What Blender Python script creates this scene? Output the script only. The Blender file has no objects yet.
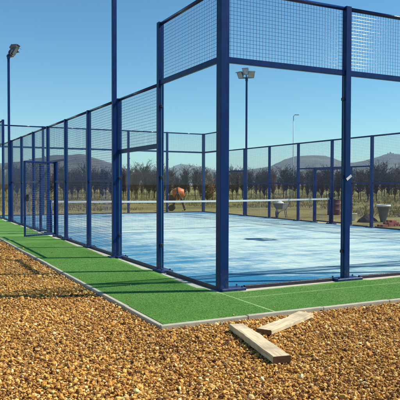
import bpy, math, random
from math import sin, cos, pi, radians, atan2, sqrt, hypot, exp
from mathutils import Vector, Matrix, noise

SC = bpy.context.scene
COL = SC.collection
random.seed(11)

# ------------------------------------------------------------------ helpers
class MB:
    """collects faces; build() links them as ONE mesh object"""
    def __init__(s):
        s.v = []; s.f = []; s.sm = []; s.mi = []
    def add(s, vs, fs, smooth=False, mi=0):
        n = len(s.v)
        s.v += [tuple(p) for p in vs]
        s.f += [tuple(i + n for i in f) for f in fs]
        s.sm += [smooth] * len(fs); s.mi += [mi] * len(fs)
    def box(s, x0, x1, y0, y1, z0, z1, b=0.0, M=None, mi=0):
        """box with chamfered edges of width b"""
        c = ((x0 + x1) / 2, (y0 + y1) / 2, (z0 + z1) / 2)
        h = ((x1 - x0) / 2, (y1 - y0) / 2, (z1 - z0) / 2)
        b = min(b, min(h) * .8)
        vs = []; fs = []
        if b <= 0:
            for sx in (-1, 1):
                for sy in (-1, 1):
                    for sz in (-1, 1):
                        vs.append((c[0] + sx * h[0], c[1] + sy * h[1], c[2] + sz * h[2]))
            fs = [(0, 1, 3, 2), (4, 6, 7, 5), (0, 4, 5, 1), (2, 3, 7, 6), (0, 2, 6, 4), (1, 5, 7, 3)]
        else:
            idx = {}
            for sx in (-1, 1):
                for sy in (-1, 1):
                    for sz in (-1, 1):
                        sg = (sx, sy, sz)
                        for a in range(3):
                            p = [c[k] + sg[k] * (h[k] - (0 if k == a else b)) for k in range(3)]
                            idx[(sg, a)] = len(vs); vs.append(p)
            for a in range(3):
                o = [k for k in range(3) if k != a]
                for sa in (-1, 1):
                    q = []
                    for (p, r) in ((-1, -1), (1, -1), (1, 1), (-1, 1)):
                        sg = [0, 0, 0]; sg[a] = sa; sg[o[0]] = p; sg[o[1]] = r
                        q.append(idx[(tuple(sg), a)])
                    flip = (sa > 0) ^ (a == 1)
                    fs.append(tuple(q) if flip else tuple(q[::-1]))
            for a in range(3):           # edge chamfers, along axis a
                o = [k for k in range(3) if k != a]
                for p in (-1, 1):
                    for r in (-1, 1):
                        q = []
                        for (sa, ax) in ((-1, o[0]), (1, o[0]), (1, o[1]), (-1, o[1])):
                            sg = [0, 0, 0]; sg[a] = sa; sg[o[0]] = p; sg[o[1]] = r
                            q.append(idx[(tuple(sg), ax)])
                        flip = (p * r > 0) ^ (a == 1)
                        fs.append(tuple(q[::-1]) if flip else tuple(q))
            for sx in (-1, 1):
                for sy in (-1, 1):
                    for sz in (-1, 1):
                        sg = (sx, sy, sz)
                        t = (idx[(sg, 0)], idx[(sg, 1)], idx[(sg, 2)])
                        fs.append(t if sx * sy * sz > 0 else t[::-1])
        if M is not None:
            vs = [M @ Vector(p) for p in vs]
        s.add(vs, fs, False, mi)
    def tube(s, pts, r, n=8, cap=True, smooth=True, mi=0):
        pts = [Vector(p) for p in pts]
        rs = r if isinstance(r, (list, tuple)) else [r] * len(pts)
        vs = []; fs = []
        prev = None
        for i, p in enumerate(pts):
            if i == 0: d = pts[1] - p
            elif i == len(pts) - 1: d = p - pts[i - 1]
            else: d = (pts[i + 1] - p).normalized() + (p - pts[i - 1]).normalized()
            d.normalize()
            if prev is None:
                a = Vector((0, 0, 1)) if abs(d.z) < .9 else Vector((1, 0, 0))
                u = d.cross(a).normalized()
            else:
                u = (prev - d * prev.dot(d)).normalized()
            prev = u
            w = d.cross(u)
            for k in range(n):
                t = 2 * pi * k / n
                vs.append(p + (u * cos(t) + w * sin(t)) * rs[i])
        for i in range(len(pts) - 1):
            for k in range(n):
                a = i * n + k; b = i * n + (k + 1) % n
                fs.append((a, b, b + n, a + n))
        if cap:
            fs.append(tuple(range(n))[::-1])
            fs.append(tuple((len(pts) - 1) * n + k for k in range(n)))
        s.add(vs, fs, smooth, mi)
    def lathe(s, prof, n=20, M=None, smooth=True, mi=0):
        vs = []; fs = []
        for (r, z) in prof:
            for k in range(n):
                t = 2 * pi * k / n
                p = Vector((r * cos(t), r * sin(t), z))
                vs.append(M @ p if M else p)
        for i in range(len(prof) - 1):
            for k in range(n):
                a = i * n + k; b = i * n + (k + 1) % n
                fs.append((a, b, b + n, a + n))
        s.add(vs, fs, smooth, mi)
    def mesh(s, name, mats):
        me = bpy.data.meshes.new(name)
        me.from_pydata(s.v, [], s.f)
        me.polygons.foreach_set('use_smooth', s.sm)
        me.polygons.foreach_set('material_index', s.mi)
        for m in (mats if isinstance(mats, (list, tuple)) else [mats]):
            me.materials.append(m)
        me.update()
        return me
    def build(s, name, mats, parent=None):
        return link(name, s.mesh(name, mats), parent)

def link(name, me, parent=None, loc=None):
    o = bpy.data.objects.new(name, me); COL.objects.link(o)
    if parent: o.parent = parent
    if loc is not None: o.location = loc
    return o

def tag(o, label=None, cat=None, group=None, kind=None):
    if label: o['label'] = label
    if cat: o['category'] = cat
    if group: o['group'] = group
    if kind: o['kind'] = kind
    return o

def thing(name, label, cat, loc=(0, 0, 0), rz=0, group=None):
    o = bpy.data.objects.new(name, None); COL.objects.link(o)
    o.empty_display_size = .2
    o.location = loc; o.rotation_euler = (0, 0, rz)
    return tag(o, label, cat, group)

def dup(root, loc, rz=0, scale=None, label=None):
    """a copy of a thing with copies of its parts and sub-parts"""
    r = root.copy(); COL.objects.link(r)
    r.location = loc; r.rotation_euler = (0, 0, rz)
    if scale: r.scale = scale
    if label: r['label'] = label
    for ch in list(root.children):
        c = ch.copy(); COL.objects.link(c); c.parent = r
        for g in list(ch.children):
            d = g.copy(); COL.objects.link(d); d.parent = c
    return r

# ------------------------------------------------------------------ materials
class NT:
    def __init__(s, name, tree=None):
        s.m = bpy.data.materials.new(name); s.m.use_nodes = True
        s.t = s.m.node_tree; s.t.nodes.clear()
        s.out = s.n('ShaderNodeOutputMaterial')
    def n(s, typ, **kw):
        o = s.t.nodes.new(typ)
        for k, v in kw.items(): setattr(o, k, v)
        return o
    def l(s, a, b): s.t.links.new(a, b)
    def coord(s, kind='Object'):
        return s.n('ShaderNodeTexCoord').outputs[kind]
    def mapping(s, vec, scale=(1, 1, 1), rot=(0, 0, 0), loc=(0, 0, 0)):
        m = s.n('ShaderNodeMapping'); s.l(vec, m.inputs[0])
        m.inputs['Scale'].default_value = scale; m.inputs['Rotation'].default_value = rot
        m.inputs['Location'].default_value = loc
        return m.outputs[0]
    def noise(s, vec, scale, detail=4, rough=.55, dist=0):
        o = s.n('ShaderNodeTexNoise'); s.l(vec, o.inputs['Vector'])
        o.inputs['Scale'].default_value = scale; o.inputs['Detail'].default_value = detail
        o.inputs['Roughness'].default_value = rough; o.inputs['Distortion'].default_value = dist
        return o.outputs['Fac']
    def ramp(s, fac, stops, interp='LINEAR'):
        r = s.n('ShaderNodeValToRGB'); s.l(fac, r.inputs[0])
        e = r.color_ramp; e.interpolation = interp
        while len(e.elements) < len(stops): e.elements.new(.5)
        for el, (p, c) in zip(e.elements, stops):
            el.position = p; el.color = (*c, 1) if len(c) == 3 else c
        return r.outputs[0]
    def mix(s, fac, a, b, mode='MIX'):
        m = s.n('ShaderNodeMix', data_type='RGBA', blend_type=mode)
        for i, v in ((0, fac), (6, a), (7, b)):
            if isinstance(v, (int, float)): m.inputs[i].default_value = v
            elif isinstance(v, tuple): m.inputs[i].default_value = (*v, 1)
            else: s.l(v, m.inputs[i])
        return m.outputs[2]
    def math(s, op, a, b=0.0, c=None, clamp=False):
        m = s.n('ShaderNodeMath', operation=op); m.use_clamp = clamp
        for i, v in enumerate((a, b) if c is None else (a, b, c)):
            if isinstance(v, (int, float)): m.inputs[i].default_value = v
            else: s.l(v, m.inputs[i])
        return m.outputs[0]
    def maprange(s, v, a, b, c=0.0, d=1.0, smooth=False):
        m = s.n('ShaderNodeMapRange'); s.l(v, m.inputs[0])
        if smooth: m.interpolation_type = 'SMOOTHSTEP'
        for i, x in zip((1, 2, 3, 4), (a, b, c, d)): m.inputs[i].default_value = x
        return m.outputs[0]
    def bump(s, h, strength=.5, dist=.01):
        b = s.n('ShaderNodeBump'); s.l(h, b.inputs['Height'])
        b.inputs['Strength'].default_value = strength; b.inputs['Distance'].default_value = dist
        return b.outputs[0]
    def bsdf(s, color, rough=.6, spec=.5, metal=0.0, coat=0.0, normal=None):
        b = s.n('ShaderNodeBsdfPrincipled')
        for k, v in (('Base Color', color), ('Roughness', rough), ('Metallic', metal),
                     ('Specular IOR Level', spec), ('Coat Weight', coat)):
            if isinstance(v, (int, float)): b.inputs[k].default_value = v
            elif isinstance(v, tuple): b.inputs[k].default_value = (*v, 1)
            else: s.l(v, b.inputs[k])
        b.inputs['Coat Roughness'].default_value = .15
        if normal is not None: s.l(normal, b.inputs['Normal'])
        s.l(b.outputs[0], s.out.inputs['Surface'])
        return s.m

def paint(name, col, rough=.35, var=.25, scale=9, spec=.5, coat=0.0, metal=0.0):
    t = NT(name); c = t.coord()
    n = t.noise(c, scale, 5, .6)
    n2 = t.noise(t.mapping(c, (1, 1, .12)), scale * 5, 3, .6)
    k = t.math('ADD', t.math('MULTIPLY', n, .7), t.math('MULTIPLY', n2, .3))
    dark = tuple(x * (1 - var) for x in col); light = tuple(min(1, x * (1 + var) + .003) for x in col)
    cc = t.ramp(k, [(.3, dark), (.7, light)])
    r = t.maprange(n2, .3, .7, rough * .8, min(1, rough * 1.25))
    return t.bsdf(cc, r, spec, metal, coat, t.bump(n2, .08, .002))

def m_post():
    t = NT('blue_post_paint'); c = t.coord(); g = t.n('ShaderNodeNewGeometry')
    sx = t.n('ShaderNodeSeparateXYZ'); t.l(g.outputs['Position'], sx.inputs[0])
    n = t.noise(c, 5, 5, .6); n2 = t.noise(t.mapping(c, (1, 1, .1)), 45, 3, .6)
    col = t.ramp(t.math('ADD', t.math('MULTIPLY', n, .65), t.math('MULTIPLY', n2, .35)), [(.3, (.0014, .021, .105)), (.7, (.0028, .036, .165))])
    # dried mud splashed up from the ground, and scuffs
    mud = t.math('MULTIPLY', t.maprange(sx.outputs[2], .02, .38, .75, 0, True), t.maprange(t.noise(g.outputs['Position'], 26, 5, .7), .42, .68, 0, 1))
    scf = t.math('MULTIPLY', t.maprange(t.noise(g.outputs['Position'], 60, 4, .75), .66, .74, 0, .5), .6)
    col = t.mix(mud, col, (.10, .085, .065)); col = t.mix(scf, col, (.05, .07, .13))
    return t.bsdf(col, t.maprange(n2, .3, .7, .36, .5), .17, normal=t.bump(n2, .08, .002))
BLUE = m_post()
RAILP = paint('blue_rail_paint', (.0016, .017, .10), .16, .15, 6, spec=.35)
def m_wire(rough, spec):
    t = NT('blue_wire_coating')
    return t.bsdf((.022, .060, .17), rough, spec)
WIRE = m_wire(.115, 1.0); GATEWIRE = m_wire(.34, .5)
DARKRAIL = paint('dark_base_steel', (.02, .014, .03), .5, .35, 14)
BLACK = paint('black_rubber', (.012, .011, .014), .6, .3, 20)
CLAMPM = paint('dark_clamp_metal', (.012, .014, .03), .4, .2, 30)
PALE = paint('pale_lamp_paint', (.50, .58, .62), .6, .1, 8)
GALV = paint('galvanised_metal', (.36, .39, .41), .45, .2, 8, metal=.6)
GREYM = paint('grey_housing', (.09, .09, .10), .45, .2, 20)
WHITEP = paint('white_plastic', (.78, .78, .76), .5, .06, 12)
NETBLK = paint('black_net_cord', (.012, .012, .014), .8, .2, 10)
TAPE = paint('white_net_tape', (.80, .80, .76), .7, .08, 7)
ORANGE = paint('orange_drum_paint', (.62, .13, .02), .45, .25, 6)
MAROON = paint('maroon_drum_paint', (.10, .018, .024), .5, .3, 6)
RUBBLE = paint('brick_clay', (.33, .085, .055), .9, .35, 12)
GREYTUB = paint('grey_tub_plastic', (.15, .15, .17), .6, .25, 5)

def m_glass():
    t = NT('pane_glass')
    tr = t.n('ShaderNodeBsdfTransparent'); tr.inputs[0].default_value = (.955, .982, .985, 1)
    gl = t.n('ShaderNodeBsdfGlossy'); gl.inputs['Roughness'].default_value = 0.015
    gl.inputs[0].default_value = (.9, .95, 1, 1)
    fr = t.n('ShaderNodeFresnel'); fr.inputs[0].default_value = 1.5
    geo = t.n('ShaderNodeNewGeometry')
    # dusty film, faint, in streaks
    c = t.coord()
    d = t.noise(t.mapping(c, (2.2, 2.2, .5)), 1.6, 6, .65)
    df = t.n('ShaderNodeBsdfDiffuse'); df.inputs[0].default_value = (.6, .62, .62, 1)
    mx0 = t.n('ShaderNodeMixShader'); t.l(t.maprange(d, .42, .8, .002, .008), mx0.inputs[0])
    t.l(tr.outputs[0], mx0.inputs[1]); t.l(df.outputs[0], mx0.inputs[2])
    mx = t.n('ShaderNodeMixShader')
    # outer face reflects by Fresnel; the inner side of each pane face stays clear
    k = t.math('MULTIPLY', t.math('MULTIPLY', fr.outputs[0], .30), t.math('SUBTRACT', 1.0, geo.outputs['Backfacing']))
    t.l(k, mx.inputs[0]); t.l(mx0.outputs[0], mx.inputs[1]); t.l(gl.outputs[0], mx.inputs[2])
    t.l(mx.outputs[0], t.out.inputs['Surface'])
    return t.m
GLASS = m_glass()
GEDGE = paint('glass_cut_edge', (.06, .20, .24), .15, .1, 10)

def m_court():
    t = NT('blue_turf_with_sand'); c = t.coord()
    sx = t.n('ShaderNodeSeparateXYZ'); t.l(c, sx.inputs[0])
    x, y = sx.outputs[0], sx.outputs[1]
    # streaks dragged with a broom, mostly along the court's width with bends
    rot = radians(-27)
    s1 = t.noise(t.mapping(c, (.42, 1.35, 1), (0, 0, rot)), 1.1, 6, .66, .9)
    s2 = t.noise(t.mapping(c, (.9, 4.2, 1), (0, 0, rot + .15)), 1.6, 6, .68, .8)
    s3 = t.noise(c, .42, 4, .6, .4)
    fine = t.noise(c, 30, 5, .75)
    sm = t.math('ADD', t.math('ADD', t.math('MULTIPLY', s1, .46), t.math('MULTIPLY', s2, .34)), t.math('MULTIPLY', s3, .26))
    sm = t.math('ADD', sm, t.math('MULTIPLY', t.math('SUBTRACT', fine, .5), .16))
    s4 = t.noise(t.mapping(c, (.55, 9, 1), (0, 0, rot - .05)), 2.4, 6, .72, .5)
    s5 = t.noise(t.mapping(c, (5, 1.2, 1), (0, 0, rot + .5)), 1.3, 5, .7, .5)
    sm = t.math('ADD', sm, t.math('ADD', t.math('MULTIPLY', t.math('SUBTRACT', s4, .5), .34), t.math('MULTIPLY', t.math('SUBTRACT', s5, .5), .12)))
    # less sand close to the walls, where nobody brushed it
    ex = t.math('MINIMUM', t.maprange(x, .1, 2.8, -.13, .0, True), t.maprange(t.math('SUBTRACT', 10.0, x), .1, 1.2, -.1, 0, True))
    ey = t.math('MINIMUM', t.maprange(y, .1, 1.5, -.07, .0, True), t.maprange(t.math('SUBTRACT', 20.0, y), .1, 7.0, -.075, 0, True))
    sm = t.math('ADD', sm, t.math('ADD', ex, ey))
    a = t.maprange(sm, .33, .60, 0, 1, True)
    blue = t.ramp(t.noise(c, 55, 3, .7), [(.3, (.010, .120, .25)), (.7, (.040, .27, .43))])
    sand = t.ramp(t.math('ADD', t.math('MULTIPLY', t.noise(c, 18, 4, .7), .4), t.math('MULTIPLY', s5, .6)), [(.32, (.36, .53, .51)), (.5, (.56, .66, .58)), (.68, (.70, .73, .60))])
    lines = None
    def band(v, p, w=.025):
        return t.math('LESS_THAN', t.math('ABSOLUTE', t.math('SUBTRACT', v, p)), w)
    ln = t.math('MAXIMUM', band(y, 3.05), band(y, 16.95))
    cen = t.math('MULTIPLY', band(x, 5.0), t.math('MULTIPLY', t.math('GREATER_THAN', y, 3.05), t.math('LESS_THAN', y, 16.95)))
    ln = t.math('MAXIMUM', ln, cen)
    ln = t.math('MULTIPLY', ln, t.maprange(t.noise(c, 4, 3), .35, .6, .25, .8))
    col = t.mix(t.math('MULTIPLY', a, .90), blue, sand)
    col = t.mix(ln, col, (.72, .75, .74))
    return t.bsdf(col, .85, .2, normal=t.bump(t.noise(c, 160, 3, .8), .5, .006))

def m_turf():
    t = NT('green_artificial_turf'); c = t.coord('Object')
    sx = t.n('ShaderNodeSeparateXYZ'); t.l(c, sx.inputs[0])
    n1 = t.noise(c, 1.1, 5, .6, .3); n2 = t.noise(c, 130, 3, .8); n3 = t.noise(c, 14, 4, .7)
    k = t.math('ADD', t.math('MULTIPLY', n1, .35), t.math('ADD', t.math('MULTIPLY', n2, .4), t.math('MULTIPLY', n3, .25)))
    col = t.ramp(k, [(.3, (.070, .200, .026)), (.5, (.132, .325, .052)), (.72, (.21, .42, .088))])
    # sand left lying in places
    s = t.maprange(t.noise(c, 1.1, 6, .7), .52, .75, 0, .45)
    col = t.mix(s, col, (.28, .33, .14))
    return t.bsdf(col, .8, .25, normal=t.bump(t.math('ADD', n2, n3), .9, .012))

def m_concrete(name, lo, hi, sc=9):
    t = NT(name); c = t.coord()
    k = t.math('ADD', t.math('MULTIPLY', t.noise(c, sc, 6, .65), .65), t.math('MULTIPLY', t.noise(c, sc * 14, 3, .7), .35))
    col = t.ramp(k, [(.3, lo), (.7, hi)])
    return t.bsdf(col, .9, .25, normal=t.bump(k, .4, .006))

def m_ground():
    t = NT('field_and_gravel_bed'); c = t.coord()
    sx = t.n('ShaderNodeSeparateXYZ'); t.l(c, sx.inputs[0])
    # distance from the court's rectangle
    dx = t.math('MAXIMUM', t.math('SUBTRACT', t.math('ABSOLUTE', t.math('SUBTRACT', sx.outputs[0], 5.0)), 5.0), 0.0)
    dy = t.math('MAXIMUM', t.math('SUBTRACT', t.math('ABSOLUTE', t.math('SUBTRACT', sx.outputs[1], 10.0)), 10.0), 0.0)
    d = t.math('SQRT', t.math('ADD', t.math('MULTIPLY', dx, dx), t.math('MULTIPLY', dy, dy)))
    wob = t.math('MULTIPLY', t.math('SUBTRACT', t.noise(c, .35, 4, .6), .5), 6.0)
    # near side (y<0 or x<0) is gravel much further out
    nearside = t.math('MAXIMUM', t.math('LESS_THAN', sx.outputs[0], 0.0), t.math('LESS_THAN', sx.outputs[1], 0.0))
    lim = t.math('ADD', -2.0, t.math('MULTIPLY', nearside, 24.0))
    g = t.maprange(t.math('SUBTRACT', t.math('ADD', d, wob), lim), -.6, .6, 1, 0)
    vor = t.n('ShaderNodeTexVoronoi'); t.l(c, vor.inputs['Vector']); vor.inputs['Scale'].default_value = 36
    vs = t.n('ShaderNodeSeparateColor'); t.l(vor.outputs['Color'], vs.inputs[0])
    gr = t.ramp(t.math('ADD', t.math('MULTIPLY', vs.outputs[0], .75), t.math('MULTIPLY', t.noise(c, 1.3, 4), .3)),
                [(.1, (.16, .08, .022)), (.45, (.42, .21, .05)), (.75, (.58, .33, .09)), (1, (.70, .48, .20))])
    # dry field: straw, olive weeds, bare soil, drawn out in strips
    m = t.mapping(c, (.35, 1, 1), (0, 0, radians(27)))
    f1 = t.noise(m, .16, 5, .6, .4); f2 = t.noise(c, 2.4, 6, .7)
    f = t.math('ADD', t.math('MULTIPLY', f1, .6), t.math('MULTIPLY', f2, .4))
    fld = t.ramp(f, [(.34, (.09, .070, .030)), (.44, (.19, .145, .05)), (.54, (.32, .255, .09)), (.68, (.40, .34, .15))])
    grn = t.maprange(t.noise(c, .09, 4, .6), .5, .62, 0, .6)
    fld = t.mix(grn, fld, (.115, .135, .032))
    col = t.mix(g, fld, gr)
    h = t.math('ADD', t.math('MULTIPLY', vor.outputs['Distance'], -1.0), t.math('MULTIPLY', f2, .4))
    return t.bsdf(col, .95, .15, normal=t.bump(h, .8, .03))

def m_stone():
    t = NT('gravel_stone'); 
    a = t.n('ShaderNodeAttribute', attribute_name='tint')
    c = t.coord()
    n = t.noise(c, 140, 4, .7)
    col = t.mix(t.maprange(n, .3, .7, 0, .55), a.outputs['Color'], (.5, .36, .22), 'MULTIPLY')
    col = t.mix(.35, col, a.outputs['Color'])
    return t.bsdf(col, .85, .3, normal=t.bump(n, .5, .004))

def m_hill(name, lo, mid, hi, sc):
    t = NT(name); c = t.coord()
    k = t.math('ADD', t.math('MULTIPLY', t.noise(c, sc, 7, .62, .3), .6), t.math('MULTIPLY', t.noise(c, sc * 6, 5, .7), .4))
    col = t.ramp(k, [(.36, lo), (.5, mid), (.66, hi)])
    return t.bsdf(col, .95, .1)

def m_wood():
    t = NT('weathered_plank_wood'); c = t.coord('Object')
    w = t.noise(t.mapping(c, (1.6, 22, 22)), 1.5, 6, .65, .5)
    b = t.noise(c, 5, 5, .6)
    col = t.ramp(w, [(.3, (.40, .29, .15)), (.5, (.66, .54, .32)), (.7, (.78, .68, .46))])
    col = t.mix(t.maprange(b, .46, .68, 0, .7), col, (.36, .28, .18))
    return t.bsdf(col, .85, .2, normal=t.bump(w, .5, .004))
def m_endgrain():
    t = NT('plank_end_grain'); c = t.coord('Object')
    w = t.noise(t.mapping(c, (4, 30, 60)), 1.2, 5, .7)
    return t.bsdf(t.ramp(w, [(.3, (.09, .045, .025)), (.7, (.21, .115, .065))]), .9, .15)

def m_leaf(name, cols, sc=1.2):
    t = NT(name); c = t.coord('Object')
    n = t.noise(c, sc, 4, .7)
    oi = t.n('ShaderNodeObjectInfo')
    k = t.math('ADD', t.math('MULTIPLY', n, .8), t.math('MULTIPLY', oi.outputs['Random'], .2))
    return t.bsdf(t.ramp(k, list(zip((.3, .5, .7), cols))), .9, .1)

COURT = m_court(); TURF = m_turf(); GROUND = m_ground(); STONE = m_stone()
CONC = m_concrete('pale_concrete', (.40, .36, .27), (.60, .55, .42))
KERB = m_concrete('kerb_concrete', (.33, .30, .215), (.53, .49, .37), 6)
SEAM = m_concrete('sandy_seam', (.16, .30, .08), (.46, .50, .30), 5)
WOOD = m_wood(); ENDG = m_endgrain()
TWIG = m_leaf('bare_twigs', [(.030, .016, .021), (.058, .031, .036), (.10, .056, .054)])
BROWN = m_leaf('brown_withered_leaves', [(.05, .028, .020), (.095, .052, .034), (.15, .085, .052)])
RUST = m_leaf('russet_leaves', [(.10, .045, .018), (.20, .09, .03), (.30, .15, .05)])
BARK = m_leaf('dark_bark', [(.028, .02, .018), (.05, .035, .028), (.085, .06, .045)], 6)
STRAW = m_leaf('straw_blades', [(.15, .12, .045), (.26, .20, .075), (.36, .30, .13)], 3)
RUIN = m_concrete('castle_stone', (.24, .22, .19), (.36, .33, .29), .2)

# ------------------------------------------------------------------ camera
CAM = Vector((-3.7231, -6.7813, 1.3806))
YAW, PIT, ROL, F = .46788, -.025623, .0027007, 596.03
cd = bpy.data.cameras.new('camera'); cam = bpy.data.objects.new('camera', cd); COL.objects.link(cam)
R_ = Vector((cos(YAW), -sin(YAW), 0))
F_ = Vector((sin(YAW) * cos(PIT), cos(YAW) * cos(PIT), sin(PIT)))
U_ = R_.cross(F_)
R2 = R_ * cos(ROL) + U_ * sin(ROL); U2 = U_ * cos(ROL) - R_ * sin(ROL)
cam.matrix_world = Matrix(((R2.x, U2.x, -F_.x, CAM.x), (R2.y, U2.y, -F_.y, CAM.y), (R2.z, U2.z, -F_.z, CAM.z), (0, 0, 0, 1)))
cd.sensor_width = 36; cd.lens = F / 400 * 36
cd.clip_start = .1; cd.clip_end = 20000
SC.camera = cam

# ------------------------------------------------------------------ light
AZ = radians(-19.5); EL = radians(47.0)
Ldir = Vector((cos(AZ) * cos(EL), sin(AZ) * cos(EL), sin(EL)))
sd = bpy.data.lights.new('sun', 'SUN'); sd.energy = 3.9; sd.angle = radians(.53); sd.color = (1, .955, .88)
so = bpy.data.objects.new('sun', sd); COL.objects.link(so)
so.rotation_euler = (-Ldir).to_track_quat('-Z', 'Y').to_euler(); so.location = (20, -10, 20)
W = bpy.data.worlds.new('World'); SC.world = W; W.use_nodes = True
wn = W.node_tree.nodes; wl = W.node_tree.links; wn.clear()
sky = wn.new('ShaderNodeTexSky'); sky.sky_type = 'NISHITA'; sky.sun_disc = False
sky.sun_elevation = EL; sky.sun_rotation = atan2(Ldir.x, Ldir.y)
sky.altitude = 400; sky.air_density = 1.0; sky.dust_density = .25; sky.ozone_density = 3.0
bg = wn.new('ShaderNodeBackground'); bg.inputs[1].default_value = .083
wo = wn.new('ShaderNodeOutputWorld')
hs = wn.new('ShaderNodeHueSaturation'); hs.inputs['Saturation'].default_value = 1.22
mu = wn.new('ShaderNodeMix'); mu.data_type = 'RGBA'; mu.blend_type = 'MULTIPLY'; mu.inputs[0].default_value = 1; mu.inputs[7].default_value = (.80, 1.06, 1.01, 1)
wl.new(sky.outputs[0], hs.inputs['Color']); wl.new(hs.outputs[0], mu.inputs[6]); wl.new(mu.outputs[2], bg.inputs[0]); wl.new(bg.outputs[0], wo.inputs[0])

# ------------------------------------------------------------------ ground
GZ = -.026      # gravel surface
def terrain(x, y):
    d = hypot(x - 5, y - 10)
    t = min(1, max(0, (d - 34) / 50)); t = t * t * (3 - 2 * t)
    z = GZ - .018 + t * 1.25
    if d > 26:
        z += (noise.noise(Vector((x * .06, y * .06, 0))) * .16) * min(1, (d - 26) / 20)
    return z
mb = MB()
rad = [0, 3, 6, 9, 12, 15, 18, 21, 24, 27, 30, 34, 38, 42, 46, 50, 55, 60, 66, 72, 80, 90, 100, 115, 130, 150, 180, 220, 280, 360, 500, 700, 1000, 1400, 2000, 3000, 4500, 6400]
NA = 128
vs = [(5, 10, terrain(5, 10))]; fs = []
for r in rad[1:]:
    for k in range(NA):
        a = 2 * pi * k / NA; x = 5 + r * cos(a); y = 10 + r * sin(a)
        vs.append((x, y, terrain(x, y)))
for k in range(NA): fs.append((0, 1 + k, 1 + (k + 1) % NA))
for i in range(len(rad) - 2):
    for k in range(NA):
        a = 1 + i * NA + k; b = 1 + i * NA + (k + 1) % NA
        fs.append((a, a + NA, b + NA, b))
mb.add(vs, fs, True)
tag(mb.build('ground', GROUND), kind='structure')

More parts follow.
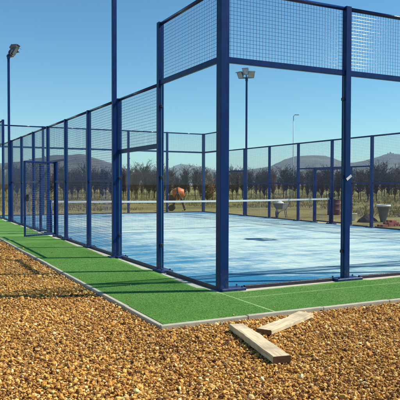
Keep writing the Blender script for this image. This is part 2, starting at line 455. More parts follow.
# gravel stones lying loose around the near corner
def gravel():
    import numpy as np
    rng = np.random.default_rng(5)
    N = 520000
    P = np.stack([rng.uniform(-4.8, 3.6, N), rng.uniform(-5.0, 11.5, N)], 1)
    x, y = P[:, 0], P[:, 1]
    out = (x < -1.475) | (y < -1.475)
    # only where a camera near the photograph's could look
    a = np.arctan2(x - CAM.x, y - CAM.y); d = np.hypot(x - CAM.x, y - CAM.y)
    keep = out & (a > radians(3)) & (a < radians(50)) & (d > 3.2) & (rng.random(N) < np.clip(1.25 - d / 16, .45, 1)) & ~((x > -1.475) & (y > -1.475))
    P = P[keep]; d = d[keep]; n = len(P)
    # a few stones kicked over the kerb on to the turf
    S = np.stack([rng.uniform(-1.39, 3.2, 420), rng.uniform(-1.39, 7, 420)], 1)
    e = np.minimum(np.abs(S[:, 0] + 1.4), np.abs(S[:, 1] + 1.4)); on = ((S[:, 0] < -.25) | (S[:, 1] < -.25)) & (rng.random(420) < np.exp(-e / .22))
    S = S[on]; ns_ = len(S); P = np.concatenate([P, S]); n = len(P)
    # icosahedron
    p = (1 + 5 ** .5) / 2
    iv = np.array([(-1, p, 0), (1, p, 0), (-1, -p, 0), (1, -p, 0), (0, -1, p), (0, 1, p), (0, -1, -p), (0, 1, -p), (p, 0, -1), (p, 0, 1), (-p, 0, -1), (-p, 0, 1)], float)
    iv /= np.linalg.norm(iv[0])
    fi = np.array([(0, 11, 5), (0, 5, 1), (0, 1, 7), (0, 7, 10), (0, 10, 11), (1, 5, 9), (5, 11, 4), (11, 10, 2), (10, 7, 6), (7, 1, 8), (3, 9, 4), (3, 4, 2), (3, 2, 6), (3, 6, 8), (3, 8, 9), (4, 9, 5), (2, 4, 11), (6, 2, 10), (8, 6, 7), (9, 8, 1)])
    sz = np.clip(np.exp(rng.normal(np.log(.0086), .38, n)), .0035, .024)
    V = iv[None] * (1 + rng.uniform(-.22, .22, (n, 12, 1)))
    V = V * (sz[:, None] * rng.uniform(.55, 1.35, (n, 3)))[:, None, :]
    q = rng.normal(size=(n, 4)); q /= np.linalg.norm(q, axis=1)[:, None]
    w_, a_, b_, c_ = q.T
    Rm = np.stack([np.stack([1 - 2 * (b_ * b_ + c_ * c_), 2 * (a_ * b_ - c_ * w_), 2 * (a_ * c_ + b_ * w_)], 1),
                   np.stack([2 * (a_ * b_ + c_ * w_), 1 - 2 * (a_ * a_ + c_ * c_), 2 * (b_ * c_ - a_ * w_)], 1),
                   np.stack([2 * (a_ * c_ - b_ * w_), 2 * (b_ * c_ + a_ * w_), 1 - 2 * (a_ * a_ + b_ * b_)], 1)], 1)
    V = np.einsum('nij,nkj->nki', Rm, V)
    V[:, :, 2] *= .82
    V[:, :, 0] += P[:, 0:1]; V[:, :, 1] += P[:, 1:2]
    hum = np.array([noise.noise(Vector((px * 1.3, py * 1.3, 3))) for px, py in P]) * .012
    V[:, :, 2] += (GZ - .014 + rng.uniform(-.007, .021, n) + hum)[:, None]
    pal = np.array([(.62, .47, .24), (.50, .30, .085), (.42, .225, .05), (.54, .35, .11), (.33, .165, .04), (.20, .09, .028), (.095, .042, .022), (.47, .34, .18), (.68, .56, .36)])
    pr = np.array([.08, .18, .17, .17, .15, .12, .07, .04, .02])
    ci = rng.choice(len(pal), n, p=pr)
    lowf = np.array([noise.noise(Vector((px * .9, py * .9, 12))) + .6 * noise.noise(Vector((px * 3.1, py * 3.1, 5))) for px, py in P])
    C = pal[ci] * rng.uniform(.78, 1.25, (n, 1)) * (1 + .22 * lowf)[:, None]
    C = np.clip(C * np.array([1.38, 1.26, 1.02]), 0, .88)
    if ns_: V[-ns_:, :, 2] += .002 - V[-ns_:, :, 2].min(1, keepdims=True)
    me = bpy.data.meshes.new('gravel')
    nv, nf = n * 12, n * 20
    me.vertices.add(nv); me.vertices.foreach_set('co', V.reshape(-1).astype(np.float32))
    me.loops.add(nf * 3)
    F3 = (fi[None] + (np.arange(n) * 12)[:, None, None]).reshape(-1).astype(np.int32)
    me.loops.foreach_set('vertex_index', F3)
    me.polygons.add(nf)
    me.polygons.foreach_set('loop_start', np.arange(0, nf * 3, 3, dtype=np.int32))
    me.update(calc_edges=True)
    at = me.attributes.new('tint', 'FLOAT_COLOR', 'POINT')
    C4 = np.concatenate([np.repeat(C, 12, 0), np.ones((nv, 1))], 1).astype(np.float32)
    at.data.foreach_set('color', C4.reshape(-1))
    me.shade_flat()
    me.materials.append(STONE)
    return link('gravel', me)
tag(gravel(), 'loose golden brown gravel stones spread in front of the court', 'gravel', kind='stuff')

# ------------------------------------------------------------------ court base
TO = 1.40      # width of the green turf round the court
mb = MB(); mb.box(-.235, 10.235, -.235, 20.235, -.2, -.002)
tag(mb.build('court_slab', CONC), kind='structure')
mb = MB(); mb.add([(.03, .03, .004), (9.97, .03, .004), (9.97, 19.97, .004), (.03, 19.97, .004)], [(0, 1, 2, 3)])
tag(mb.build('court_surface', COURT), kind='structure')
# the turf is laid in rolls that meet at the corners; its inner edge is cut unevenly round the post feet
mb = MB()
zt = .002
re_ = random.Random(3)
def edge(a, b, feet, near):
    """offsets from the wall line along a..b: close to the wall at the feet, further off between them"""
    pts = []; x = a
    while x < b - .05:
        k = max([q for q in feet if q <= x], default=feet[0])
        fr = (x - k) / 2.0                  # widest just past each foot, closing towards the next
        o = near if fr < .13 or fr > .9 else near + .10 * (1 - fr)
        pts.append((x, o + re_.uniform(-.006, .006))); x += .085
    pts.append((b, near)); return pts
g_ = .008; sm_ = -.08
def sheet(p): mb.add([(*q, zt) for q in p], [tuple(range(len(p)))])
sheet([(-TO, -TO), (sm_ - g_, -TO), (sm_ - g_, -.13)] + [(-o, y) for y, o in edge(-.1, 20.1, range(0, 21, 2), .10)] + [(sm_ - g_, 20 + TO), (-TO, 20 + TO)])
sheet([(sm_ + g_, -TO), (10 + TO, -TO), (10 + TO, -.555), (sm_ + g_, -.555)])
sheet([(sm_ + g_, -.545), (10 + TO, -.545), (10 + TO, -.11)] + [(x, -o) for x, o in edge(-.07, 10.1, (0, 2.08, 4.06, 6.03, 8, 10), .10)][::-1])
def seam(p): mb.add([(*q, zt + .0006) for q in p], [tuple(range(len(p)))], mi=1)
seam([(sm_ - .011, -TO + .01), (sm_ + .011, -TO + .01), (sm_ + .011, -.125), (sm_ - .011, -.125)])
seam([(sm_ + .03, -.558), (10 + TO - .01, -.558), (10 + TO - .01, -.542), (sm_ + .03, -.542)])
tag(mb.build('turf_border', [TURF, SEAM]), kind='structure')
mb = MB(); mb.box(-TO, 0, 0, 20 + TO, -.3, -.0032); mb.box(-TO, 10 + TO, -TO, 0, -.3, -.0032)     # bed under the turf
tag(mb.build('turf_bed', CONC), kind='structure')
mb = MB()
kw = .052
def kerb_run(x0, y0, x1, y1):
    L = hypot(x1 - x0, y1 - y0); n = max(1, round(L / 1.0)); ux, uy = (x1 - x0) / L, (y1 - y0) / L
    for i in range(n):
        a0 = L * i / n + .003; a1 = L * (i + 1) / n - .003
        dz = random.uniform(-.005, .006); da = random.uniform(-.004, .004)
        M = Matrix.Translation((x0 + ux * a0, y0 + uy * a0, dz)) @ Matrix.Rotation(atan2(uy, ux) + da * .5, 4, 'Z')
        mb.box(0, a1 - a0, -kw / 2, kw / 2, -.25, .004, .006, M)
k_ = TO + kw / 2 + .002
kerb_run(-k_ - kw / 2, -k_, 10 + k_ + kw / 2, -k_)
kerb_run(-k_, -k_ + kw / 2 + .003, -k_, 20 + TO)
tag(mb.build('kerb', KERB), kind='structure')

# short fibres of the artificial turf
def pile():
    import numpy as np
    rng = np.random.default_rng(9)
    N = 800000
    P = np.stack([rng.uniform(-1.395, 4.2, N), rng.uniform(-1.395, 7.5, N) ], 1)
    x, y = P.T
    k = ((x < -.215) | (y < -.215)) & (rng.random(N) < np.clip(1.25 - (y + 1.4) / 9, .35, 1))
    k &= ~((np.abs(x + .08) < .016) & (y < -.1)) & ~((np.abs(y + .55) < .014) & (x > -.08))
    P = P[k]; n = len(P)
    a = rng.uniform(0, 2 * np.pi, n); h = rng.uniform(.0012, .0042, n); w = rng.uniform(.0018, .0035, n)
    lean = rng.normal(0, .009, (n, 2)) + np.where((P[:, 0] < -.08)[:, None], [[.003, -.006]], [[-.006, .002]])
    d = np.stack([np.cos(a), np.sin(a)], 1) * w[:, None]
    z0 = np.full((n, 1), .0022)
    V = np.stack([np.concatenate([P - d, z0], 1), np.concatenate([P + d, z0], 1), np.concatenate([P + lean, (h + .002)[:, None]], 1)], 1).reshape(-1, 3)
    me = bpy.data.meshes.new('turf_pile')
    me.vertices.add(n * 3); me.vertices.foreach_set('co', V.reshape(-1).astype(np.float32))
    me.loops.add(n * 3); me.loops.foreach_set('vertex_index', np.arange(n * 3, dtype=np.int32))
    me.polygons.add(n); me.polygons.foreach_set('loop_start', np.arange(0, n * 3, 3, dtype=np.int32))
    me.update(calc_edges=True); me.materials.append(TURF)
    return link('turf_pile', me)
tag(pile(), 'short green fibres of the artificial turf border', 'turf', kind='stuff')

# ------------------------------------------------------------------ fences of the court
PCACHE = {}
def wire_mesh(L, H, pitch=.05, r=.0021, mat=None):
    key = (round(L, 3), round(H, 3), mat is None)
    if key in PCACHE: return PCACHE[key]
    m = MB()
    n = int(round(L / pitch)); nh = int(round(H / pitch))
    for i in range(1, n):
        x = L * i / n
        m.tube([(x, .0023, 0), (x, .0023, H)], r, 6, False)
    for i in range(0, nh + 1):
        z = H * i / nh
        m.tube([(0, -.0023, z), (L, -.0023, z)], r, 6, False)
    PCACHE[key] = m.mesh('mesh_panel', mat or WIRE)
    return PCACHE[key]

class Fence:
    """local x along the fence, y outward = -y side, parts placed in the fence's own space"""
    def __init__(s, name, label, cat, loc, rz):
        s.o = thing(name, label, cat, loc, rz)
    def post(s, x, z1, w=.085, plate=(-.2, .2), clamps=(), sides=(-1, 1), dep=None, z0=0.0, base=True):
        dep = dep or w
        m = MB(); m.box(x - w / 2, x + w / 2, -dep / 2, dep / 2, z0, z1, .004)
        p = m.build('post', BLUE, s.o)
        if base:
            m = MB(); m.box(x + plate[0], x + plate[1], -.115, .09, -.004, .036, .005)
            for bx in (x + plate[0] + .045, x + plate[1] - .045):
                for by in (-.08, .06):
                    if abs(bx - x) > w / 2 + .02:
                        m.lathe([(0, .058), (.012, .058), (.012, .036)], 6, Matrix.Translation((bx, by, 0)), False)
            m.build('base_plate', BLUE, p)
        for z in clamps:
            for sd_ in sides:
                m = MB(); xx = x + sd_ * (w / 2 + .016)
                m.box(xx - .017, xx + .017, -.024, .024, z - .022, z + .022, .004)
                m.build('glass_clamp', CLAMPM, p)
        return p
    def rail(s, name, x0, x1, z, h=.05, d=.04, y=0.0, mat=None):
        if name == 'top_rail':
            m = MB(); m.tube([(x0, y, z), (x1, y, z)], .027, 14)
            return m.build(name, RAILP, s.o)
        m = MB(); m.box(x0, x1, y - d / 2, y + d / 2, z - h / 2, z + h / 2, .003)
        return m.build(name, mat or BLUE, s.o)
    def glass(s, x0, x1, z0, z1):
        m = MB(); m.box(x0, x1, -.005, .005, z0, z1)
        m.mi = [1, 1, 0, 0, 1, 1]             # cut edges show the green of the glass
        return m.build('glass_panel', [GLASS, GEDGE], s.o)
    def mesh(s, x0, x1, z0, z1):
        return link('mesh_panel', wire_mesh(x1 - x0, z1 - z0), s.o, (x0, 0, z0))

HT = 3.95     # top of the end sections
def end_wall(name, label, xs, loc, rz, first_corner=True):
    f = Fence(name, label, 'glass wall', loc, rz)
    n = len(xs)
    for i, x in enumerate(xs):
        corner = i in (0, n - 1)
        w = .125 if corner else .095
        sides = () if corner else (-1,)
        f.post(x, HT, w, (-.06, .30) if i == 0 else (-.30, .06) if i == n - 1 else (-.22, .24), (.42, 1.5, 2.62), sides)
    ws = lambda i: .0625 if i in (0, n - 1) else .0475
    for i in range(n - 1):
        a = xs[i] + ws(i); b = xs[i + 1] - ws(i + 1)
        f.glass(a + .004, b - .004, .05, 2.955)
        f.rail('mid_rail', a, b, 3.0, .075, .05)
        f.rail('top_rail', a, b, HT - .03, .055, .045)
        f.mesh(a, b, 3.04, HT - .06)
        a2 = a + (.27 if i == 0 else .22); b2 = b - (.27 if i == n - 2 else .20)
        f.rail('base_rail', a2, b2, .022, .044, .05, mat=DARKRAIL)
    return f

end_wall('glass_end_wall', 'nearest tall glass end wall with wire mesh along its top', [.03, 2.075, 4.06, 6.03, 8.0, 10.0], (0, 0, 0), 0)
end_wall('glass_end_wall', 'farthest glass end wall across the court beyond the net', [0, 2, 4, 6, 8, 10], (10, 20, 0), pi)

def make_gate(f, hinge, length, ang, outward, left):
    """gate leaf: part of the fence, hinged on a post; local frame of the fence"""
    p = bpy.data.objects.new('gate', None)
    M0 = Matrix.Translation((hinge, 0, 0)) @ Matrix.Rotation(ang, 4, 'Z')
    m = MB(); t = .042
    m.box(.03, .03 + t, -t / 2, t / 2, .05, 1.97, .004, M0)
    m.box(length - t, length, -t / 2, t / 2, .05, 1.97, .004, M0)
    for z in (.05, 1.93):
        m.box(.03 + t, length - t, -t / 2 + .003, t / 2 - .003, z, z + t, .004, M0)
    bpy.data.objects.remove(p)
    g = m.build('gate', BLUE, f.o)
    w = link('gate_mesh', wire_mesh(length - .03 - 2 * t, 1.82, mat=GATEWIRE), g)
    w.matrix_local = M0 @ Matrix.Translation((.03 + t, 0, .1))
    h = MB()
    h.tube([M0 @ Vector((length - .09, -.02, 1.03)), M0 @ Vector((length - .09, -.075, 1.03)), M0 @ Vector((length - .2, -.075, 1.03))], .009, 8)
    h.box(length - .115, length - .065, -.034, .034, .95, 1.12, .004, M0)
    h.build('handle', CLAMPM, g)
    for z in (.35, 1.65):
        k = MB(); k.tube([M0 @ Vector((.012, 0, z - .06)), M0 @ Vector((.012, 0, z + .06))], .014, 8); k.build('hinge', CLAMPM, g)
    return g

def side_fence(name, label, loc, rz, open_gate, rev):
    """local x runs along the fence 0..20 (posts every 2 m); stepped glass at both ends"""
    f = Fence(name, label, 'court fence', loc, rz)
    H3 = 3.0
    xs = list(range(2, 20, 2))
    for x in xs:
        if x in (2, 18): f.post(x, HT, .09, (-.26, .10) if x == 2 else (-.10, .26), (.42, 1.5, 2.62), (-1,) if x == 2 else (1,))
        elif x in (4, 16): f.post(x, H3, .09, (-.2, .2), (.42, 1.5), (-1,) if x == 4 else (1,))
        else: f.post(x, H3, .085, (-.17, .17))
    hw = {2: .045, 18: .045, 4: .045, 16: .045}
    e = lambda x: 0.0625 if x in (0, 20) else hw.get(x, .0425)
    for a, b in ((0, 2), (18, 20)):
        A = a + e(a); B = b - e(b)
        f.glass(A + .004, B - .004, .05, 2.955); f.rail('mid_rail', A, B, 3.0, .075, .05)
        f.rail('top_rail', A, B, HT - .03, .055, .045); f.mesh(A, B, 3.04, HT - .06)
        f.rail('base_rail', A + (.02 if a == 0 else .1), B - (.26 if a == 0 else .02), .022, .044, .05, mat=DARKRAIL)
    for a, b in ((2, 4), (16, 18)):
        A = a + e(a); B = b - e(b)
        f.glass(A + .004, B - .004, .05, 1.955); f.rail('mid_rail', A, B, 2.0, .075, .05)
        f.rail('top_rail', A, B, H3 - .025, .05, .045); f.mesh(A, B, 2.04, H3 - .05)
        f.rail('base_rail', A + .1, B - .18, .022, .044, .05, mat=DARKRAIL)
    for a in range(4, 16, 2):
        A = a + e(a); B = a + 2 - e(a + 2)
        f.rail('top_rail', A, B, H3 - .025, .05, .045)
        if a in (8, 10):                      # bays with a gate
            g = 9 if a == 8 else 11
            f.post(g, 1.975, .07, (-.1, .1))
            f.rail('gate_lintel', A, B, 2.0, .05, .045)
            f.mesh(A, B, 2.026, H3 - .05)
            s0, s1 = (A, g - .035) if a == 8 else (g + .035, B)
            f.mesh(s0, s1, .06, 1.975)
            f.rail('mid_rail', s0, s1, 1.45, .045, .035, .03)
            f.rail('base_rail', s0 + .1, s1 - .1, .022, .044, .05, mat=DARKRAIL)
        else:
            f.mesh(A, B, .06, 1.43); f.mesh(A, B, 1.475, H3 - .05)
            f.rail('mid_rail', A, B, 1.452, .045, .04)
            f.rail('base_rail', A + .14, B - .14, .022, .044, .05, mat=DARKRAIL)
    return f

# near-left fence: runs along +y, its outward side faces -x
fl = side_fence('court_fence', 'near stepped side fence with a mesh gate standing open on the green turf', (0, 0, 0), pi / 2, True, False)
# local frame: x -> +y, y -> -x (outward is +y local)
make_gate(fl, 9.0 + .02, .955, pi - radians(20.4) - pi / 2 + pi, 1, True) if False else None
gl_ = make_gate(fl, 9.035, .95, atan2(.93, -.34), 1, True)
gr_ = make_gate(fl, 10.965, .93, pi, 1, True)
fr = side_fence('court_fence', 'far side fence of blue posts and mesh on the opposite long side of the court', (10, 20, 0), -pi / 2, False, True)
make_gate(fr, 9.035, .93, 0, 1, True); make_gate(fr, 10.965, .93, pi, 1, True)

# ------------------------------------------------------------------ net
n = thing('court_net', 'black tennis style net with white top tape across the middle of the court', 'net', (0, 10, 0))
def nz(x): return .885 + .035 * ((x - 5) / 4.9) ** 2
m = MB()
N = 208
for i in range(N + 1):
    x = .1 + 9.8 * i / N
    m.tube([(x, 0, .02), (x, 0, nz(x) - .05)], .0011, 3, False)
for j in range(19):
    f_ = j / 19
    m.tube([(.1 + 9.8 * i / 14, 0, .02 + (nz(.1 + 9.8 * i / 14) - .07) * f_) for i in range(15)], .0011, 3, False)
m.build('net_mesh', NETBLK, n)
m = MB()
for i in range(28):
    xa = .1 + 9.8 * i / 28; xb = .1 + 9.8 * (i + 1) / 28
    za, zb = nz(xa), nz(xb)
    m.add([(xa, -.008, za - .055), (xa, -.01, za), (xa, .01, za), (xa, .008, za - .055), (xb, -.008, zb - .055), (xb, -.01, zb), (xb, .01, zb), (xb, .008, zb - .055)],
          [(0, 4, 5, 1), (1, 5, 6, 2), (2, 6, 7, 3), (3, 7, 4, 0)], False)
m.build('net_tape', TAPE, n)
for x in (.08, 9.92):
    m = MB(); m.tube([(x, 0, .004), (x, 0, .94)], .035, 12); m.lathe([(.0, .955), (.036, .94)], 12, Matrix.Translation((x, 0, 0))); m.build('net_post', BLUE, n)

# ------------------------------------------------------------------ floodlight poles
def flood_pole(loc, rz, label, h=6.1):
    """local +x looks into the court"""
    o = thing('floodlight_pole', label, 'floodlight', loc, rz, 'floodlight poles of the court')
    m = MB(); m.box(-.04, .04, -.04, .04, 0, h, .006); m.box(-.1, .06, -.1, .1, -.003, .02, .003)
    m.build('pole', BLUE, o)
    m = MB(); m.box(-.03, .03, -.30, .30, h, h + .05, .004); m.box(-.05, .05, -.05, .05, h - .12, h - .001, .004)
    for y in (-.24, 0, .24):
        m.box(.0, .16, y - .02, y + .02, h + .052, h + .08, .003)
    m.box(.06, .10, -.02, .02, h + .082, h + .22, .003)
    m.build('cross_arm', BLUE, o)
    for y, yaw in ((-.24, -.5), (0, 0), (.24, .5)):
        M = Matrix.Translation((.17, y, h + (.30 if y == 0 else .15))) @ Matrix.Rotation(yaw, 4, 'Z') @ Matrix.Rotation(radians(30), 4, 'Y') @ Matrix.Scale(.80, 4)
        b = MB()
        # housing: deep tapered body, wider at the glass (local +x is the beam)
        vs = []
        for (xx, hy, hz) in ((-.13, .07, .06), (-.10, .10, .10), (.03, .165, .19), (.07, .17, .20)):
            vs += [M @ Vector((xx, sy * hy, sz * hz)) for sy, sz in ((-1, -1), (1, -1), (1, 1), (-1, 1))]
        fs = [(3, 2, 1, 0)]
        for i in range(3):
            for k in range(4):
                fs.append((i * 4 + k, i * 4 + (k + 1) % 4, (i + 1) * 4 + (k + 1) % 4, (i + 1) * 4 + k))
        b.add(vs, fs)
        for k in range(-3, 4):                # cooling ribs at the back
            b.box(-.155, -.08, k * .022 - .003, k * .022 + .003, -.085, .085, 0, M)
        hd = b.build('floodlight', GREYM, o)
        b = MB(); b.box(.055, .062, -.158, .158, -.188, .188, 0, M); b.build('lens', GALV, hd)
        b = MB(); b.box(.071, .22, -.17, .17, .197, .203, 0, M); b.build('visor', GREYM, hd)
        b = MB(); b.tube([M @ Vector((-.02, -.19, -.02)), M @ Vector((-.02, -.19, -.23)), M @ Vector((-.02, .19, -.23)), M @ Vector((-.02, .19, -.02))], .012, 6, smooth=False); b.build('bracket', GALV, hd)
    return o
flood_pole((-.0905, 4.0, 0), 0, 'tall blue floodlight pole rising behind the thick second post left of the corner post')
flood_pole((-.0905, 16.0, 0), 0, 'tall blue floodlight pole at the far left with lamps against open sky')
flood_pole((10.0905, 4.0, 0), pi, 'tall blue floodlight pole standing outside the far side fence close to the right')
flood_pole((10.0905, 16.0, 0), pi + .80, 'blue floodlight pole seen through the glass with three pale lamps turned this way')

# ------------------------------------------------------------------ tag on the post
m = MB()
M = Matrix.Translation((2.09, -.0505, 1.49)) @ Matrix.Rotation(radians(-38), 4, 'Y')
vs = []
for i in range(5):
    xx = -.05 + .1 * i / 4
    for zz in (-.019, .019):
        vs.append(M @ Vector((xx, -.004 - .008 * (i / 4) ** 2, zz)))
for i in range(5):
    xx = -.05 + .1 * i / 4
    for zz in (-.019, .019):
        vs.append(M @ Vector((xx, -.001 - .008 * (i / 4) ** 2, zz)))
fs = []
for i in range(4):
    a = i * 2
    fs += [(a, a + 2, a + 3, a + 1), (a + 10, a + 11, a + 13, a + 12), (a, a + 10, a + 12, a + 2), (a + 1, a + 3, a + 13, a + 11)]
fs += [(0, 1, 11, 10), (8, 18, 19, 9)]
m.add(vs, fs)
tag(m.build('paper_tag', WHITEP), 'small tilted white tag stuck on a blue post of the near glass wall', 'tag')

# ------------------------------------------------------------------ planks
def plank(name, label, quad, z0, th, warp, seed):
    """quad: top-face corners (a,b at one end; c,d at the other)"""
    rnd = random.Random(seed)
    a, b, c, d = [Vector((*q, 0)) for q in quad]
    ctr = (a + b + c + d) / 4
    ax = ((c + d) / 2 - (a + b) / 2); L = ax.length; rz = atan2(ax.y, ax.x)
    w = ((b - a).length + (c - d).length) / 2 * .96
    m = MB(); n = 14
    vs = []
    for i in range(n + 1):
        t = i / n; x = -L / 2 + L * t
        if i in (0, n): x += rnd.uniform(-.006, .006)
        zz = warp * (1 - (2 * t - 1) ** 2) + rnd.uniform(-.001, .001)
        tw = .05 * (t - .5)
        e1 = rnd.uniform(-.004, .004); e2 = rnd.uniform(-.004, .004) - (.016 if seed == 2 and i in (8, 9, 10) else 0) + (.010 if seed == 1 and i in (5, 6) else 0); ch = .006
        prof = [(-w / 2 + ch + e1, 0), (w / 2 - ch + e2, 0), (w / 2 + e2, ch), (w / 2 + e2, th - ch), (w / 2 - ch + e2, th), (-w / 2 + ch + e1, th), (-w / 2 + e1, th - ch), (-w / 2 + e1, ch)]
        for (y, z) in prof:
            vs.append((x + (y * .03 if i in (0, n) else 0), y, z + zz + y * tw))
    fs = []
    for i in range(n):
        for k in range(8):
            p = i * 8 + k; q = i * 8 + (k + 1) % 8
            fs.append((p, q, q + 8, p + 8)[::-1])
    m.add(vs, fs)
    m.add(vs[:8], [tuple(range(8))], mi=1); m.add(vs[-8:], [tuple(range(8))[::-1]], mi=1)
    o = m.build(name, [WOOD, ENDG])
    o.location = (ctr.x, ctr.y, z0); o.rotation_euler = (0, 0, rz)
    return tag(o, label, 'plank', 'planks lying on the gravel')
plank('wooden_plank', 'longer pale wooden plank lying on the gravel nearest the camera', [(-.894, -1.839), (-.732, -1.783), (-.977, -2.938), (-1.105, -2.882)], GZ + .002, .056, .004, 1)
plank('wooden_plank', 'shorter weathered plank lying on the gravel along the kerb', [(-.689, -1.997), (-.675, -2.173), (.139, -1.735), (.135, -1.56)], GZ + .004, .046, -.003, 2)

# ------------------------------------------------------------------ builders' things behind the court
g0 = GZ - .018
o = thing('cement_mixer', 'orange cement mixer standing on dark legs beyond the far end of the court', 'cement mixer', (9.93, 22.9, g0), radians(-28))
m = MB()
M = Matrix.Translation((0, 0, .95)) @ Matrix.Rotation(radians(84), 4, 'Y') @ Matrix.Scale(.86, 4)
m.lathe([(0, -.36), (.20, -.36), (.30, -.28), (.375, -.08), (.385, .02), (.375, .10), (.25, .34), (.20, .40), (.185, .40), (.235, .33), (.35, .09)], 24, M)
m.build('drum', ORANGE, o)
m = MB(); m.lathe([(.375, -.045), (.40, -.04), (.40, .03), (.385, .035)], 32, M, False); m.build('gear_ring', BLACK, o)
m = MB()
for y in (-.45, .45):
    m.tube([(-.32, y * .9, 0), (-.1, y, .85), (.05, y, .95)], .03, 8)
    m.tube([(.38, y * .9, .02), (.1, y, .85), (.05, y, .95)], .03, 8)
m.tube([(.05, -.46, .95), (.05, .46, .95)], .03, 8)
m.tube([(-.3, -.4, .12), (-.3, .4, .12)], .025, 8); m.tube([(.36, -.4, .12), (.36, .4, .12)], .025, 8)
m.build('frame', DARKRAIL, o)
m = MB(); m.box(-.52, -.14, -.17, .17, .42, .86, .03); m.build('motor_box', MAROON, o)
for y in (-.47, .47):
    m = MB(); m.lathe([(.0, -.03), (.15, -.03), (.17, 0), (.15, .03), (0, .03)], 18, Matrix.Translation((-.34, y, .16)) @ Matrix.Rotation(pi / 2, 4, 'X')); m.build('wheel', BLACK, o)
m = MB(); m.tube([Vector((.2 + .26 * sin(a) * .0, .56 + .02, .95)) + Vector((.24 * cos(a), 0, .24 * sin(a))) for a in [2 * pi * i / 18 for i in range(19)]], .012, 6)
m.tube([(-.04, .58, .95), (.44, .58, .95)], .01, 6); m.tube([(.05, .46, .95), (.2, .58, .95)], .02, 6); m.build('tilt_wheel', DARKRAIL, o)

m = MB()
m.tube([(-.12, 0, .03), (-.10, 0, .17), (-.03, 0, .25), (.06, 0, .24), (.13, .02, .15), (.19, .03, .03)], .03, 10)
o2 = m.build('bent_pipe', WHITEP); o2.location = (9.30, 22.75, g0); o2.rotation_euler = (0, 0, .3)
tag(o2, 'short white bent pipe standing on the ground left of the cement mixer', 'pipe')

o = thing('wheelbarrow', 'wheelbarrow heaped with a pale load parked outside the far side fence', 'wheelbarrow', (11.15, 14.9, g0), radians(222))
m = MB(); rim = [(-.36, -.29), (.36, -.23), (.36, .23), (-.36, .29)]; bot = [(-.22, -.18), (.14, -.14), (.14, .14), (-.22, .18)]
vs = [(x, y, .62 if x > 0 else .58) for x, y in rim] + [(x, y, .36) for x, y in bot] + [(x * .97, y * .97, (.62 if x > 0 else .58)) for x, y in rim] + [(x * .97, y * .97, .37) for x, y in bot]
fs = [(k, (k + 1) % 4, 4 + (k + 1) % 4, 4 + k) for k in range(4)] + [(8 + k, 12 + k, 12 + (k + 1) % 4, 8 + (k + 1) % 4) for k in range(4)] + [(4, 5, 6, 7), (15, 14, 13, 12)] + [(k, 8 + k, 8 + (k + 1) % 4, (k + 1) % 4) for k in range(4)]
m.add(vs, fs); m.tube([Vector((x, y, (.625 if x > 0 else .585))) for x, y in rim + rim[:1]], .014, 6, smooth=False)
m.build('tray', GALV, o)
m = MB(); vs = [(0, 0, .74)]; fs = []
for i in range(1, 5):
    for k in range(16):
        a = 2 * pi * k / 16; q = i / 4
        vs.append((.31 * q * cos(a), .22 * q * sin(a), .74 - .17 * q ** 1.6 + .05 * noise.noise(Vector((q * cos(a) * 3, q * sin(a) * 3, 7)))))
for k in range(16): fs.append((0, 1 + k, 1 + (k + 1) % 16))
for i in range(3):
    for k in range(16):
        a = 1 + i * 16 + k; b = 1 + i * 16 + (k + 1) % 16; fs.append((a, a + 16, b + 16, b))
m.add(vs, fs, True); m.build('load', m_concrete('pale_sand_load', (.52, .50, .46), (.72, .70, .66), 8), o)
m = MB()
for s in (-1, 1):
    m.tube([(-.85, s * .27, .62), (-.2, s * .2, .34), (.3, s * .1, .30), (.52, s * .06, .2)], .018, 8)
    m.tube([(-.30, s * .2, .36), (-.34, s * .24, .0), (-.16, s * .22, 0), (-.1, s * .18, .34)], .016, 8)
m.build('frame', BLACK, o)
m = MB(); m.lathe([(.05, -.03), (.14, -.04), (.185, -.02), (.195, 0), (.185, .02), (.14, .04), (.05, .03)], 20, Matrix.Translation((.52, 0, .195)) @ Matrix.Rotation(pi / 2, 4, 'X')); m.build('wheel', BLACK, o)

o = thing('builders_tub', 'grey tapered tub with a white rim standing outside the fence at the right', 'tub', (12.95, 10.54, g0))
m = MB(); m.lathe([(0, .02), (.09, .0), (.105, .03), (.24, .62), (.25, .62), (.25, .64), (.23, .64), (.095, .05), (0, .05)], 22); m.build('body', GREYTUB, o)
m = MB(); m.lathe([(.252, .60), (.275, .61), (.275, .67), (.235, .67), (.228, .61)], 22); m.build('rim', WHITEP, o)

o = thing('soil_heap', 'low dark heap of soil beside the grey tub', 'soil heap', (12.35, 10.75, g0))
m = MB(); vs = [(0, 0, .36)]; fs = []
for i in range(1, 6):
    for k in range(18):
        a = 2 * pi * k / 18; r = i / 5 * (.42 + .1 * noise.noise(Vector((cos(a) * 1.5, sin(a) * 1.5, 4))))
        z = .36 * (1 - i / 5) ** .8 + .05 * noise.noise(Vector((r * cos(a) * 6, r * sin(a) * 6, 1))) * (i < 5) - (.03 if i == 5 else 0)
        vs.append((r * cos(a), r * sin(a), z))
for k in range(18): fs.append((0, 1 + k, 1 + (k + 1) % 18))
for i in range(4):
    for k in range(18):
        a = 1 + i * 18 + k; b = 1 + i * 18 + (k + 1) % 18; fs.append((a, a + 18, b + 18, b))
m.add(vs, fs); hp = m.build('heap', m_concrete('dark_soil', (.03, .018, .02), (.085, .055, .05), 12), o)

